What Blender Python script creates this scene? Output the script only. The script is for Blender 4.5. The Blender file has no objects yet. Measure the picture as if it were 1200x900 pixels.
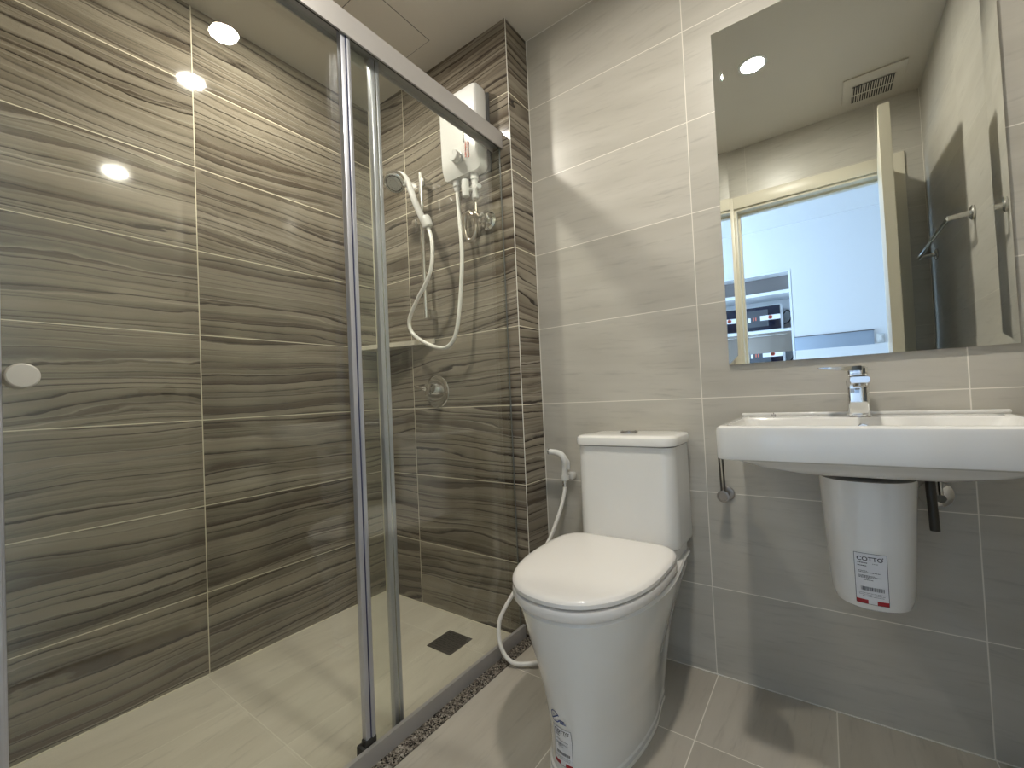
import bpy, bmesh, math, random
from mathutils import Vector, Matrix
random.seed(7)
S = bpy.context.scene
COL = S.collection
PI = math.pi

# ------------------------------------------------------------------ camera
F_PX, PY = 505.38, 455.8
YAW, PITCH, ROLL = 0.62607, 0.02217, -0.04537
CAM = Vector((1.77335, -1.48114, 0.90232))
cy, sy, cp, sp = math.cos(YAW), math.sin(YAW), math.cos(PITCH), math.sin(PITCH)
fwd = Vector((-sy*cp, cy*cp, sp)); right = Vector((cy, sy, 0)); up = right.cross(fwd)
cr, sr = math.cos(ROLL), math.sin(ROLL)
r2 = cr*right + sr*up; u2 = -sr*right + cr*up
cd = bpy.data.cameras.new('camera'); cam = bpy.data.objects.new('camera', cd); COL.objects.link(cam)
m = Matrix((r2, u2, -fwd)).transposed().to_4x4(); m.translation = CAM
cam.matrix_world = m
cd.sensor_width = 36; cd.lens = F_PX/1200*36; cd.clip_start = 0.005; cd.clip_end = 50
cd.shift_y = (PY-450)/1200
S.camera = cam

# ------------------------------------------------------------------ light, exposure
LAMP_STRENGTH = 345.0
LAMP_COL = (1.0, 0.945, 0.84)
DAY_COL = (0.50, 0.70, 1.0)
DAY_POWER = 92.0
S.view_settings.view_transform = 'Standard'; S.view_settings.look = 'None'
S.view_settings.exposure = 0.90; S.view_settings.gamma = 1.0
S.view_settings.use_curve_mapping = False
w = bpy.data.worlds.new('sky'); S.world = w; w.use_nodes = True
w.node_tree.nodes['Background'].inputs[0].default_value = (0.55, 0.75, 1.0, 1)
w.node_tree.nodes['Background'].inputs[1].default_value = 1.5
ld = bpy.data.lights.new('window_daylight', 'AREA'); ld.shape = 'RECTANGLE'; ld.size = 1.3; ld.size_y = 1.5
ld.energy = DAY_POWER; ld.color = DAY_COL
lo = bpy.data.objects.new('window_daylight', ld); COL.objects.link(lo)
lo.location = (-0.78, -2.45, 1.45); lo.rotation_euler = (0, -PI/2, 0)

# ------------------------------------------------------------------ key dimensions
XC, YD, ZC, Z1 = 0.85149, -0.14388, 2.36391, 0.27596
XR, YF = 2.231, -1.496
TW, TH = 0.602, 0.300

# ------------------------------------------------------------------ material helpers
class NT:
    def __init__(s, name):
        s.m = bpy.data.materials.new(name); s.m.use_nodes = True
        s.t = s.m.node_tree; s.b = s.t.nodes['Principled BSDF']
    def n(s, typ, **kw):
        x = s.t.nodes.new(typ)
        for k, v in kw.items(): setattr(x, k, v)
        return x
    def put(s, sock, v):
        if isinstance(v, (int, float)): sock.default_value = v
        elif isinstance(v, (tuple, list)):
            sock.default_value = v if len(v) == len(sock.default_value) else tuple(v)+(1,)
        else: s.t.links.new(v, sock)
    def M(s, op, a, b=None, c=None):
        x = s.n('ShaderNodeMath', operation=op); s.put(x.inputs[0], a)
        if b is not None: s.put(x.inputs[1], b)
        if c is not None: s.put(x.inputs[2], c)
        return x.outputs[0]
    def vec(s, x, y, z=0.0):
        c = s.n('ShaderNodeCombineXYZ')
        for i, v in enumerate((x, y, z)): s.put(c.inputs[i], v)
        return c.outputs[0]
    def noise(s, v, scale=1.0, detail=2.0, rough=0.5):
        x = s.n('ShaderNodeTexNoise'); s.put(x.inputs['Vector'], v)
        s.put(x.inputs['Scale'], scale); s.put(x.inputs['Detail'], detail); s.put(x.inputs['Roughness'], rough)
        return x.outputs[0]
    def white(s, v):
        x = s.n('ShaderNodeTexWhiteNoise'); x.noise_dimensions = '3D'; s.put(x.inputs['Vector'], v)
        sep = s.n('ShaderNodeSeparateColor'); s.t.links.new(x.outputs['Color'], sep.inputs[0])
        return sep.outputs[0], sep.outputs[1], sep.outputs[2]
    def mix(s, f, a, b):
        x = s.n('ShaderNodeMix', data_type='RGBA'); s.put(x.inputs[0], f); s.put(x.inputs[6], a); s.put(x.inputs[7], b)
        return x.outputs[2]
    def maprange(s, v, a, b, c=0.0, d=1.0):
        x = s.n('ShaderNodeMapRange'); s.put(x.inputs[0], v)
        for i, q in enumerate((a, b, c, d)): s.put(x.inputs[i+1], q)
        return x.outputs[0]
    def xyz(s):
        tc = s.n('ShaderNodeTexCoord'); sp_ = s.n('ShaderNodeSeparateXYZ'); s.t.links.new(tc.outputs['Object'], sp_.inputs[0])
        return sp_.outputs
    def bump(s, h, strength=0.3, dist=0.001):
        x = s.n('ShaderNodeBump'); s.put(x.inputs['Height'], h); s.put(x.inputs['Strength'], strength); s.put(x.inputs['Distance'], dist)
        s.t.links.new(x.outputs[0], s.b.inputs['Normal'])
    def col(s, v): s.put(s.b.inputs['Base Color'], v)
    def rough(s, v): s.put(s.b.inputs['Roughness'], v)

def plain(name, c, rough=0.4, metal=0.0, coat=0.0, var=0.04, emit=None, spec=None):
    a = NT(name); tc = a.n('ShaderNodeTexCoord')
    nz = a.noise(tc.outputs['Object'], 9.0, 3.0)
    lo_ = tuple(x*(1-var) for x in c); hi = tuple(min(1, x*(1+var)) for x in c)
    a.col(a.mix(nz, lo_+(1,), hi+(1,))); a.rough(a.maprange(nz, 0, 1, rough*0.92, rough*1.08))
    a.b.inputs['Metallic'].default_value = metal; a.b.inputs['Coat Weight'].default_value = coat
    if spec is not None: a.b.inputs['Specular IOR Level'].default_value = spec
    if emit:
        a.b.inputs['Emission Color'].default_value = emit[0]+(1,); a.b.inputs['Emission Strength'].default_value = emit[1]
    return a.m

def cell(a, u, v, u0, v0, tw, th, g=0.0015):
    du = a.M('DIVIDE', a.M('SUBTRACT', u, u0), tw); dv = a.M('DIVIDE', a.M('SUBTRACT', v, v0), th)
    iu, iv = a.M('FLOOR', du), a.M('FLOOR', dv); fu, fv = a.M('FRACT', du), a.M('FRACT', dv)
    mu = a.M('MULTIPLY', a.M('MINIMUM', fu, a.M('SUBTRACT', 1, fu)), tw)
    mv = a.M('MULTIPLY', a.M('MINIMUM', fv, a.M('SUBTRACT', 1, fv)), th)
    d = a.M('MINIMUM', mu, mv)
    gm = a.maprange(d, g*0.75, g*1.25, 1.0, 0.0)
    return iu, iv, gm

def dark_tile(name, axis, u0, seed):
    a = NT(name); o = a.xyz(); u = o[axis]; v = o[2]
    iu, iv, gm = cell(a, u, v, u0, Z1, TW, TH)
    r1, r2_, r3 = a.white(a.vec(iu, iv, seed))
    ox = a.M('MULTIPLY', r1, 40.0); oy = a.M('MULTIPLY', r2_, 40.0)
    n1 = a.noise(a.vec(a.M('MULTIPLY_ADD', u, 1.5, ox), a.M('MULTIPLY_ADD', v, 3.0, oy), seed), 1.0, 1.0, 0.4)
    nv = a.noise(a.vec(a.M('MULTIPLY_ADD', u, 0.5, oy), a.M('MULTIPLY_ADD', v, 13.0, ox), seed), 1.0, 1.0, 0.5)
    nf = a.noise(a.vec(a.M('MULTIPLY_ADD', u, 9.0, ox), a.M('MULTIPLY_ADD', v, 30.0, oy), seed), 1.0, 3.0, 0.6)
    tilt = a.M('MULTIPLY', a.M('MULTIPLY', a.M('SUBTRACT', r3, 0.5), u), 2.4)
    def veins(freq, amp, k, off, power):
        f = a.M('ADD', a.M('MULTIPLY_ADD', v, freq, off), a.M('ADD', a.M('MULTIPLY', n1, amp), tilt))
        f = a.M('ADD', f, a.M('MULTIPLY', nv, freq*0.085))
        f = a.M('ADD', f, a.M('MULTIPLY', nf, freq*0.012))
        t = a.M('FRACT', f); i = a.M('FLOOR', f)
        w1, w2, w3 = a.white(a.vec(i, a.M('ADD', r1, off), seed))
        e = a.M('POWER', 2.718, a.M('MULTIPLY', t, -k))
        along = a.maprange(a.noise(a.vec(a.M('MULTIPLY_ADD', u, 3.2, ox), a.M('MULTIPLY', i, 3.7), off), 1.0, 2.0), 0.28, 0.50)
        soft = a.maprange(t, 0.0, 0.05)
        return a.M('MULTIPLY', a.M('MULTIPLY', a.M('MULTIPLY', e, soft), a.M('POWER', w1, power)), along)
    b1 = veins(19.0, 1.7, 2.0, 0.0, 1.1)
    b2 = veins(37.0, 3.3, 11.0, 5.3, 0.8)
    b3 = veins(80.0, 7.5, 2.5, 9.1, 1.8)
    hl = veins(40.0, 3.6, 12.0, 3.7, 1.8)
    broad = a.maprange(a.noise(a.vec(a.M('MULTIPLY_ADD', u, 1.1, oy), a.M('MULTIPLY_ADD', v, 16.0, ox), seed), 1.0, 2.0), 0.3, 0.7)
    fine = a.noise(a.vec(a.M('MULTIPLY', u, 30.0), a.M('MULTIPLY', v, 260.0), seed), 1.0, 2.0)
    base = a.mix(broad, (0.240, 0.205, 0.155, 1), (0.375, 0.335, 0.265, 1))
    base = a.mix(a.M('MULTIPLY', fine, 0.22), base, (0.17, 0.14, 0.10, 1))
    c = a.mix(a.M('MINIMUM', a.M('MULTIPLY', b1, 1.7), 0.88), base, (0.070, 0.052, 0.036, 1))
    c = a.mix(a.M('MINIMUM', a.M('MULTIPLY', b2, 4.5), 0.97), c, (0.026, 0.018, 0.013, 1))
    c = a.mix(a.M('MINIMUM', a.M('MULTIPLY', b3, 0.9), 0.7), c, (0.09, 0.07, 0.05, 1))
    c = a.mix(a.M('MINIMUM', a.M('MULTIPLY', hl, 1.2), 0.6), c, (0.52, 0.48, 0.40, 1))
    c = a.mix(a.maprange(r2_, 0, 1, 0.0, 0.14), c, (0.12, 0.10, 0.08, 1))
    a.col(a.mix(gm, c, (0.72, 0.66, 0.50, 1)))
    a.rough(a.mix(gm, (0.065, 0.065, 0.065, 1), (0.7, 0.7, 0.7, 1)))
    a.bump(a.M('SUBTRACT', 1.0, gm), 0.25, 0.0008)
    a.b.inputs['Specular IOR Level'].default_value = 0.42
    return a.m

def light_tile(name, axis, u0, axis2=2, v0=Z1, tw=TW, th=TH, seed=0.0, c1=(0.485, 0.460, 0.400), c2=(0.575, 0.548, 0.487), swap=False, rough=0.34, grout=(0.86, 0.82, 0.74), g=0.0013):
    a = NT(name); o = a.xyz(); u = o[axis]; v = o[axis2]
    iu, iv, gm = cell(a, u, v, u0, v0, tw, th, g)
    r1, r2_, r3 = a.white(a.vec(iu, iv, seed))
    U, V = (v, u) if swap else (u, v)       # streaks run along U
    ox = a.M('MULTIPLY', r1, 40.0); oy = a.M('MULTIPLY', r2_, 40.0)
    tl = a.M('MULTIPLY', U, a.M('MULTIPLY', a.M('SUBTRACT', r3, 0.5), 0.25))
    V2 = a.M('ADD', V, tl)
    n1 = a.noise(a.vec(a.M('MULTIPLY_ADD', U, 2.2, ox), a.M('MULTIPLY_ADD', V2, 11.0, oy), seed), 1.0, 3.0)
    n2 = a.noise(a.vec(a.M('MULTIPLY_ADD', U, 10.0, ox), a.M('MULTIPLY_ADD', V2, 90.0, oy), seed), 1.0, 3.0, 0.65)
    n3 = a.noise(a.vec(a.M('MULTIPLY_ADD', U, 5.0, ox), a.M('MULTIPLY_ADD', V2, 45.0, oy), seed+3), 1.0, 2.0)
    c = a.mix(a.maprange(n1, 0.3, 0.7), c1+(1,), c2+(1,))
    st = a.M('MULTIPLY', a.maprange(n2, 0.47, 0.68), a.maprange(n3, 0.47, 0.66))
    c = a.mix(a.M('MULTIPLY', st, 0.36), c, tuple(x*0.52 for x in c1)+(1,))
    c = a.mix(a.maprange(r2_, 0, 1, 0.0, 0.08), c, tuple(x*0.72 for x in c1)+(1,))
    a.col(a.mix(gm, c, grout+(1,)))
    a.rough(rough)
    a.bump(a.M('SUBTRACT', 1.0, gm), 0.2, 0.0006)
    return a.m

M = {}
M['dark_left'] = dark_tile('dark_tile_left', 1, -0.89215, 1.0)
M['dark_shower'] = dark_tile('dark_tile_shower', 0, 0.25143-TW, 4.0)
M['dark_return'] = dark_tile('dark_tile_return', 1, -0.40, 8.0)
M['dark_front'] = dark_tile('dark_tile_front', 0, 0.2, 11.0)
M['light_back'] = light_tile('light_tile_back', 0, 1.45375, seed=2.0)
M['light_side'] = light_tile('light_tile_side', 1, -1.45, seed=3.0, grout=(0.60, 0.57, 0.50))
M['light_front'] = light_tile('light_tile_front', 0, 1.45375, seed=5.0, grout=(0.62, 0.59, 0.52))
M['floor_tile'] = light_tile('floor_tile', 0, 1.4575, axis2=1, v0=-0.311, tw=0.300, th=0.602, seed=6.0, c1=(0.46, 0.42, 0.355), c2=(0.56, 0.52, 0.45), swap=True, rough=0.38)
M['shower_floor_tile'] = light_tile('shower_floor_tile', 0, 0.255, axis2=1, v0=-0.300, tw=0.295, th=0.602, seed=9.0, c1=(0.60, 0.55, 0.45), c2=(0.70, 0.65, 0.545), swap=True, rough=0.30, grout=(0.76, 0.72, 0.61), g=0.0011)
M['ceiling_paint'] = plain('ceiling_paint', (0.62, 0.58, 0.51), 0.75, var=0.02)
M['grout'] = plain('cream_grout', (0.82, 0.77, 0.62), 0.6)
M['silicone'] = plain('white_silicone', (0.85, 0.83, 0.76), 0.4)
M['porcelain'] = plain('white_porcelain', (0.86, 0.85, 0.82), 0.09, var=0.01, coat=0.3)
M['seat_plastic'] = plain('white_seat_plastic', (0.86, 0.83, 0.80), 0.16, var=0.01)
M['plastic'] = plain('white_plastic', (0.73, 0.725, 0.70), 0.25, var=0.01)
M['plastic_grey'] = plain('pale_grey_plastic', (0.62, 0.62, 0.60), 0.3)
M['hose'] = plain('white_hose_plastic', (0.85, 0.83, 0.78), 0.35, var=0.01)
M['chrome'] = plain('chrome', (0.80, 0.81, 0.82), 0.07, metal=1.0, var=0.01)
M['satin'] = plain('satin_chrome', (0.62, 0.61, 0.58), 0.25, metal=1.0)
M['alu'] = plain('matt_aluminium', (0.43, 0.41, 0.395), 0.38, metal=0.30)
M['alu_bright'] = plain('satin_aluminium', (0.56, 0.57, 0.63), 0.34, metal=0.75)
M['knob'] = plain('frosted_metal', (0.62, 0.60, 0.56), 0.45, metal=0.15, var=0.12)
M['roll_metal'] = plain('dull_steel', (0.33, 0.30, 0.27), 0.35, metal=0.8)
M['chrome_satin'] = plain('brushed_chrome', (0.86, 0.85, 0.82), 0.22, metal=1.0)
M['chrome_dark'] = plain('dark_chrome', (0.36, 0.35, 0.34), 0.15, metal=1.0)  # darker chrome, sets the flush button ring off from the lid
M['steel_pipe'] = plain('steel_pipe', (0.50, 0.45, 0.38), 0.28, metal=1.0)
M['rubber'] = plain('black_rubber', (0.025, 0.024, 0.022), 0.5)
M['dark_pipe'] = plain('dark_rubber_pipe', (0.055, 0.050, 0.040), 0.4)
M['stile_line'] = plain('dark_blue_gasket', (0.03, 0.035, 0.10), 0.4)
M['plate_dark'] = plain('dark_grey_plastic', (0.10, 0.10, 0.10), 0.4)
M['seal'] = plain('dark_glass_seal', (0.14, 0.15, 0.14), 0.3)
M['drain'] = plain('dark_bronze', (0.050, 0.042, 0.035), 0.5, metal=0.0)
M['black'] = plain('hollow_shade', (0.01, 0.01, 0.01), 0.6)  # even black for the shade inside vent and drain slots
M['ink'] = plain('black_ink', (0.035, 0.035, 0.045), 0.5)
M['blue_ink'] = plain('blue_ink', (0.03, 0.06, 0.25), 0.5)
M['red_ink'] = plain('red_ink', (0.42, 0.02, 0.03), 0.5)
M['orange_ink'] = plain('orange_red_ink', (0.75, 0.16, 0.09), 0.5)
M['yellow'] = plain('yellow_print', (0.80, 0.66, 0.22), 0.5)
M['paper'] = plain('sticker_paper', (0.84, 0.84, 0.86), 0.35, var=0.01)
M['lens'] = plain('lamp_lens', (0.9, 0.9, 0.9), 0.4, emit=(LAMP_COL, LAMP_STRENGTH))
M['white_paint'] = plain('white_paint', (0.80, 0.80, 0.80), 0.5, var=0.01)
M['door_paint'] = plain('cream_door_paint', (0.70, 0.655, 0.53), 0.35, var=0.015)
M['cabinet_white'] = plain('white_laminate', (0.82, 0.83, 0.84), 0.3, var=0.01)
M['cabinet_beige'] = plain('beige_laminate', (0.26, 0.225, 0.19), 0.4)
M['niche_grey'] = plain('grey_laminate', (0.20, 0.18, 0.17), 0.5)
M['panel_blue'] = plain('grey_blue_panel', (0.36, 0.42, 0.50), 0.3)
M['mw_black'] = plain('microwave_black', (0.012, 0.014, 0.03), 0.12)
M['mw_grey'] = plain('microwave_window', (0.07, 0.075, 0.085), 0.15)
M['cloth_blue'] = plain('dark_blue_plastic', (0.04, 0.05, 0.16), 0.5)
M['wood_floor'] = plain('room_floor', (0.42, 0.36, 0.29), 0.4)

def mk_mirror():
    a = NT('mirror_silver'); a.b.inputs['Metallic'].default_value = 1.0
    nz = a.noise(a.n('ShaderNodeTexCoord').outputs['Object'], 2.0, 1.0)
    a.col(a.mix(nz, (0.80, 0.83, 0.81, 1), (0.82, 0.85, 0.83, 1))); a.rough(0.0); return a.m
M['mirror'] = mk_mirror()

def mk_glass(name, tint, grime):
    a = NT(name); t = a.t; out = t.nodes['Material Output']
    tr = a.n('ShaderNodeBsdfTransparent'); tr.inputs[0].default_value = tint+(1,)
    gl = a.n('ShaderNodeBsdfGlossy'); gl.inputs[1].default_value = 0.0; gl.inputs[0].default_value = (1, 1, 1, 1)
    fr = a.n('ShaderNodeFresnel'); ge = a.n('ShaderNodeNewGeometry')
    a.put(fr.inputs[0], a.maprange(ge.outputs['Backfacing'], 0, 1, 1.5, 1/1.5))
    mx = a.n('ShaderNodeMixShader'); t.links.new(fr.outputs[0], mx.inputs[0])
    t.links.new(tr.outputs[0], mx.inputs[1]); t.links.new(gl.outputs[0], mx.inputs[2])
    df = a.n('ShaderNodeBsdfDiffuse'); df.inputs[0].default_value = (0.8, 0.8, 0.76, 1)
    tc = a.n('ShaderNodeTexCoord')
    nz = a.noise(tc.outputs['Object'], 3.0, 4.0)
    mx2 = a.n('ShaderNodeMixShader'); a.put(mx2.inputs[0], a.maprange(nz, 0.3, 0.8, 0.0, grime))
    t.links.new(mx.outputs[0], mx2.inputs[1]); t.links.new(df.outputs[0], mx2.inputs[2])
    t.links.new(mx2.outputs[0], out.inputs[0]); return a.m
M['glass'] = mk_glass('shower_glass', (0.968, 0.980, 0.960), 0.012)
M['pane'] = mk_glass('window_glass', (0.97, 0.98, 0.98), 0.0)

def mk_granite():
    a = NT('speckled_granite'); tc = a.n('ShaderNodeTexCoord')
    v = a.n('ShaderNodeTexVoronoi'); v.inputs['Scale'].default_value = 260.0; a.put(v.inputs['Vector'], tc.outputs['Object'])
    sep = a.n('ShaderNodeSeparateColor'); a.t.links.new(v.outputs['Color'], sep.inputs[0])
    nz = a.noise(tc.outputs['Object'], 90.0, 3.0)
    f = a.M('ADD', a.M('MULTIPLY', sep.outputs[0], 0.75), a.M('MULTIPLY', nz, 0.35))
    r = a.n('ShaderNodeValToRGB'); a.put(r.inputs[0], f); r.color_ramp.interpolation = 'CONSTANT'
    e = r.color_ramp.elements; e[0].color = (0.02, 0.018, 0.016, 1); e[1].position = 0.33; e[1].color = (0.10, 0.085, 0.075, 1)
    for p_, c in ((0.5, (0.17, 0.145, 0.12)), (0.68, (0.29, 0.26, 0.22)), (0.90, (0.48, 0.44, 0.39))):
        q = e.new(p_); q.color = c+(1,)
    a.col(r.outputs[0]); a.rough(0.25); return a.m
M['granite'] = mk_granite()

# ------------------------------------------------------------------ mesh helpers
def box(bm, x0, x1, y0, y1, z0, z1, bev=0.0, seg=2, mi=0):
    vs = [bm.verts.new((x, y, z)) for z in (z0, z1) for x, y in ((x0, y0), (x1, y0), (x1, y1), (x0, y1))]
    fs = [bm.faces.new([vs[i] for i in q]) for q in ((3, 2, 1, 0), (4, 5, 6, 7), (0, 1, 5, 4), (1, 2, 6, 5), (2, 3, 7, 6), (3, 0, 4, 7))]
    for f in fs: f.material_index = mi
    if bev > 0:
        es = set(e for f in fs for e in f.edges)
        bmesh.ops.bevel(bm, geom=list(es), offset=bev, segments=seg, affect='EDGES', profile=0.5)
    return fs
def BX(*a, **k):
    bm = bmesh.new(); box(bm, *a, **k); return bm
def loft(bm, rings, cap=True, close=True, mi=0):
    R = [[bm.verts.new(p) for p in r] for r in rings]; n = len(R[0])
    for a, b in zip(R, R[1:]):
        for i in range(n if close else n-1):
            j = (i+1) % n
            f = bm.faces.new((a[i], a[j], b[j], b[i])); f.material_index = mi
    if cap:
        if cap in (True, 'start'): bm.faces.new(list(reversed(R[0]))).material_index = mi
        if cap in (True, 'end'): bm.faces.new(R[-1]).material_index = mi
    return R
def frame(d):
    d = d.normalized(); a = Vector((0, 0, 1)) if abs(d.z) < 0.9 else Vector((1, 0, 0))
    x = a.cross(d).normalized(); return x, d.cross(x)
def lathe(bm, o, d, prof, n=32, mi=0):
    """prof: (distance along d, radius) pairs"""
    o = Vector(o); d = Vector(d).normalized(); x, y = frame(d)
    rings = [[o+d*t+(x*math.cos(2*PI*i/n)+y*math.sin(2*PI*i/n))*max(r, 1e-5) for i in range(n)] for t, r in prof]
    return loft(bm, rings, mi=mi)
def spline(pts, k=10):
    P = [Vector(p) for p in pts]; out = []
    Q = [2*P[0]-P[1]]+P+[2*P[-1]-P[-2]]
    for i in range(1, len(Q)-2):
        a, b, c, d = Q[i-1:i+3]
        for j in range(k):
            t = j/k
            out.append(0.5*((2*b)+(c-a)*t+(2*a-5*b+4*c-d)*t*t+(3*b-a-3*c+d)*t**3))
    out.append(P[-1]); return out
def tube(bm, pts, r, n=16, smooth=0, mi=0):
    P = spline(pts, smooth) if smooth else [Vector(p) for p in pts]
    rr = r if callable(r) else (lambda t: r)
    T = [(P[min(i+1, len(P)-1)]-P[max(i-1, 0)]).normalized() for i in range(len(P))]
    x, y = frame(T[0]); rings = []
    for i, p in enumerate(P):
        x = (x-T[i]*x.dot(T[i])).normalized(); y = T[i].cross(x)
        q = rr(i/(len(P)-1))
        rings.append([p+(x*math.cos(2*PI*k/n)+y*math.sin(2*PI*k/n))*q for k in range(n)])
    return loft(bm, rings, mi=mi)
def obj(name, bm, mats, parent=None, smooth=True, ang=35):
    bmesh.ops.recalc_face_normals(bm, faces=bm.faces[:])
    me = bpy.data.meshes.new(name); bm.to_mesh(me); bm.free()
    for q in (mats if isinstance(mats, (list, tuple)) else [mats]): me.materials.append(q)
    if smooth:
        for f in me.polygons: f.use_smooth = True
        me.set_sharp_from_angle(angle=math.radians(ang))
    o = bpy.data.objects.new(name, me); COL.objects.link(o)
    if parent:
        o.parent = parent
        # vertices stay in world coordinates: only the top-level Empty carries a location
        if parent.parent is None: o.matrix_parent_inverse = Matrix.Translation(-parent.location)
    return o
def thing(name, label, cat, loc=(0, 0, 0), group=None):
    o = bpy.data.objects.new(name, None); COL.objects.link(o); o.location = loc; o.empty_display_size = 0.05
    o['label'] = label; o['category'] = cat
    if group: o['group'] = group
    return o
def tag(o, label, cat, group=None):
    o['label'] = label; o['category'] = cat
    if group: o['group'] = group
    return o
def struct(name, bm, mats, **k):
    o = obj(name, bm, mats, **k); o['kind'] = 'structure'; return o
def rrect(x0, x1, y0, y1, r, z, n=6):
    out = []
    for cx_, cy_, a0 in ((x1-r, y1-r, 0), (x0+r, y1-r, PI/2), (x0+r, y0+r, PI), (x1-r, y0+r, 1.5*PI)):
        for i in range(n+1):
            a = a0+PI/2*i/n; out.append((cx_+r*math.cos(a), cy_+r*math.sin(a), z))
    return out
def lerp(a, b, t): return a+(b-a)*t
def interp(tab, z):
    if z <= tab[0][0]: return tab[0][1:]
    for a, b in zip(tab, tab[1:]):
        if z <= b[0]:
            t = (z-a[0])/(b[0]-a[0]); t2 = t
            return tuple(lerp(p, q, t2) for p, q in zip(a[1:], b[1:]))
    return tab[-1][1:]

# ------------------------------------------------------------------ room shell
struct('floor', BX(0.80, 2.33, YF-0.104, 0.1, -0.1, 0.0), M['floor_tile'], smooth=False)
struct('floor_shower', BX(-0.1, 0.80, YF-0.1, YD+0.02, -0.1, -0.006), M['shower_floor_tile'], smooth=False)
struct('ceiling', BX(-0.1, 2.33, YF-0.1, 0.1, ZC, ZC+0.1), M['ceiling_paint'], smooth=False)
struct('wall_left', BX(-0.1, 0, YF-0.1, 0.1, -0.1, ZC), M['dark_left'], smooth=False)
bm = BX(0, XC, YD, 0.1, -0.1, ZC)
for f in bm.faces:
    c = f.calc_center_median()
    if abs(c.x-XC) < 1e-4: f.material_index = 1
struct('wall_shower', bm, [M['dark_shower'], M['dark_return']], smooth=False)
struct('wall_back', BX(XC, 2.33, 0, 0.1, -0.1, ZC), M['light_back'], smooth=False)
struct('wall_right', BX(XR, 2.33, YF-0.1, 0, -0.1, ZC), M['light_side'], smooth=False)
OX0, OX1, OZ = 1.374, 2.112, 2.0
bm = bmesh.new()
box(bm, 0.80, OX0, YF-0.1, YF, -0.1, ZC); box(bm, OX1, XR, YF-0.1, YF, -0.1, ZC); box(bm, OX0, OX1, YF-0.1, YF, OZ, ZC)
struct('wall_front', bm, M['light_front'], smooth=False)
struct('wall_front_shower', BX(0, 0.80, YF-0.1, YF, -0.1, ZC), M['dark_front'], smooth=False)
# silicone beads and edge trims
n_trim = [0]
def trim(bm, mat):
    n_trim[0] += 1; return struct('trim_%d' % n_trim[0], bm, mat)
trim(BX(0.0, 0.006, YD-0.006, YD, -0.006, ZC, bev=0.002), M['grout'])
trim(BX(XC-0.0012, XC+0.0008, YD-0.0008, YD+0.0012, 0.0, ZC), M['silicone'])
trim(BX(XC, XC+0.0022, -0.0022, 0, 0.0, ZC), M['silicone'])
trim(BX(XC, XR, -0.003, 0, 0.0, 0.003, bev=0.001), M['silicone'])
trim(BX(0.0, 0.79, YD-0.003, YD, -0.006, -0.002, bev=0.001), M['grout'])
trim(BX(0.0, 0.003, YF, YD, -0.006, -0.002, bev=0.001), M['grout'])
trim(BX(XC, XR, -0.002, 0, ZC-0.002, ZC), M['silicone'])
trim(BX(XR-0.002, XR, YF, YF+0.002, 0, ZC), M['silicone'])
# granite strip outside the shower kerb
struct('trim_granite_strip', BX(0.800, 0.862, YF, YD-0.0005, -0.02, 0.006, bev=0.0015), M['granite'])

# ------------------------------------------------------------------ far room beyond the doorway
RX0, RX1, RY = -0.6, 3.3, -3.20
struct('floor_hall', BX(RX0-0.1, RX1+0.1, RY-0.1, YF-0.104, -0.1, 0.0), M['wood_floor'], smooth=False)
struct('ceiling_hall', BX(RX0-0.1, RX1+0.1, RY-0.1, YF-0.1, ZC, ZC+0.1), M['white_paint'], smooth=False)
bm = bmesh.new()
box(bm, RX0-0.1, 0.698, RY-0.1, RY, -0.1, ZC); box(bm, 1.579, RX1+0.1, RY-0.1, RY, -0.1, ZC); box(bm, 0.698, 1.579, RY-0.1, RY, 1.9665, ZC)
box(bm, 0.60, 1.68, RY-0.46, RY-0.36, -0.1, ZC); box(bm, 0.60, 0.698, RY-0.36, RY-0.1, -0.1, ZC); box(bm, 1.579, 1.68, RY-0.36, RY-0.1, -0.1, ZC)
struct('wall_hall_far', bm, M['white_paint'], smooth=False)
struct('wall_hall_right', BX(RX1, RX1+0.1, RY, YF-0.1, -0.1, ZC), M['white_paint'], smooth=False)
bm = bmesh.new()
box(bm, RX0, -0.1, YF-0.104, YF-0.1, -0.1, ZC); box(bm, -0.1, OX0, YF-0.104, YF-0.1, 0, ZC); box(bm, OX1, RX1, YF-0.104, YF-0.1, 0, ZC); box(bm, OX0, OX1, YF-0.104, YF-0.1, OZ, ZC)
struct('wall_hall_near', bm, M['white_paint'], smooth=False)
bm = bmesh.new()
WY0, WY1, WZ0, WZ1 = -3.05, -1.85, 0.75, 2.15
box(bm, RX0-0.1, RX0, RY, WY0, -0.1, ZC); box(bm, RX0-0.1, RX0, WY1, YF-0.1, -0.1, ZC)
box(bm, RX0-0.1, RX0, WY0, WY1, -0.1, WZ0); box(bm, RX0-0.1, RX0, WY0, WY1, WZ1, ZC)
struct('wall_hall_left', bm, M['white_paint'], smooth=False)
bm = bmesh.new()
for y0, y1, z0, z1 in ((WY0, WY0+0.04, WZ0, WZ1), (WY1-0.04, WY1, WZ0, WZ1), (WY0, WY1, WZ0, WZ0+0.04), (WY0, WY1, WZ1-0.04, WZ1), (-2.47, -2.43, WZ0, WZ1)):
    box(bm, RX0-0.07, RX0-0.03, y0, y1, z0, z1)
wn = struct('window_1', bm, M['cabinet_white'])
obj('window_pane', BX(RX0-0.052, RX0-0.048, WY0+0.04, WY1-0.04, WZ0+0.04, WZ1-0.04), M['pane'], wn)

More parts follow.
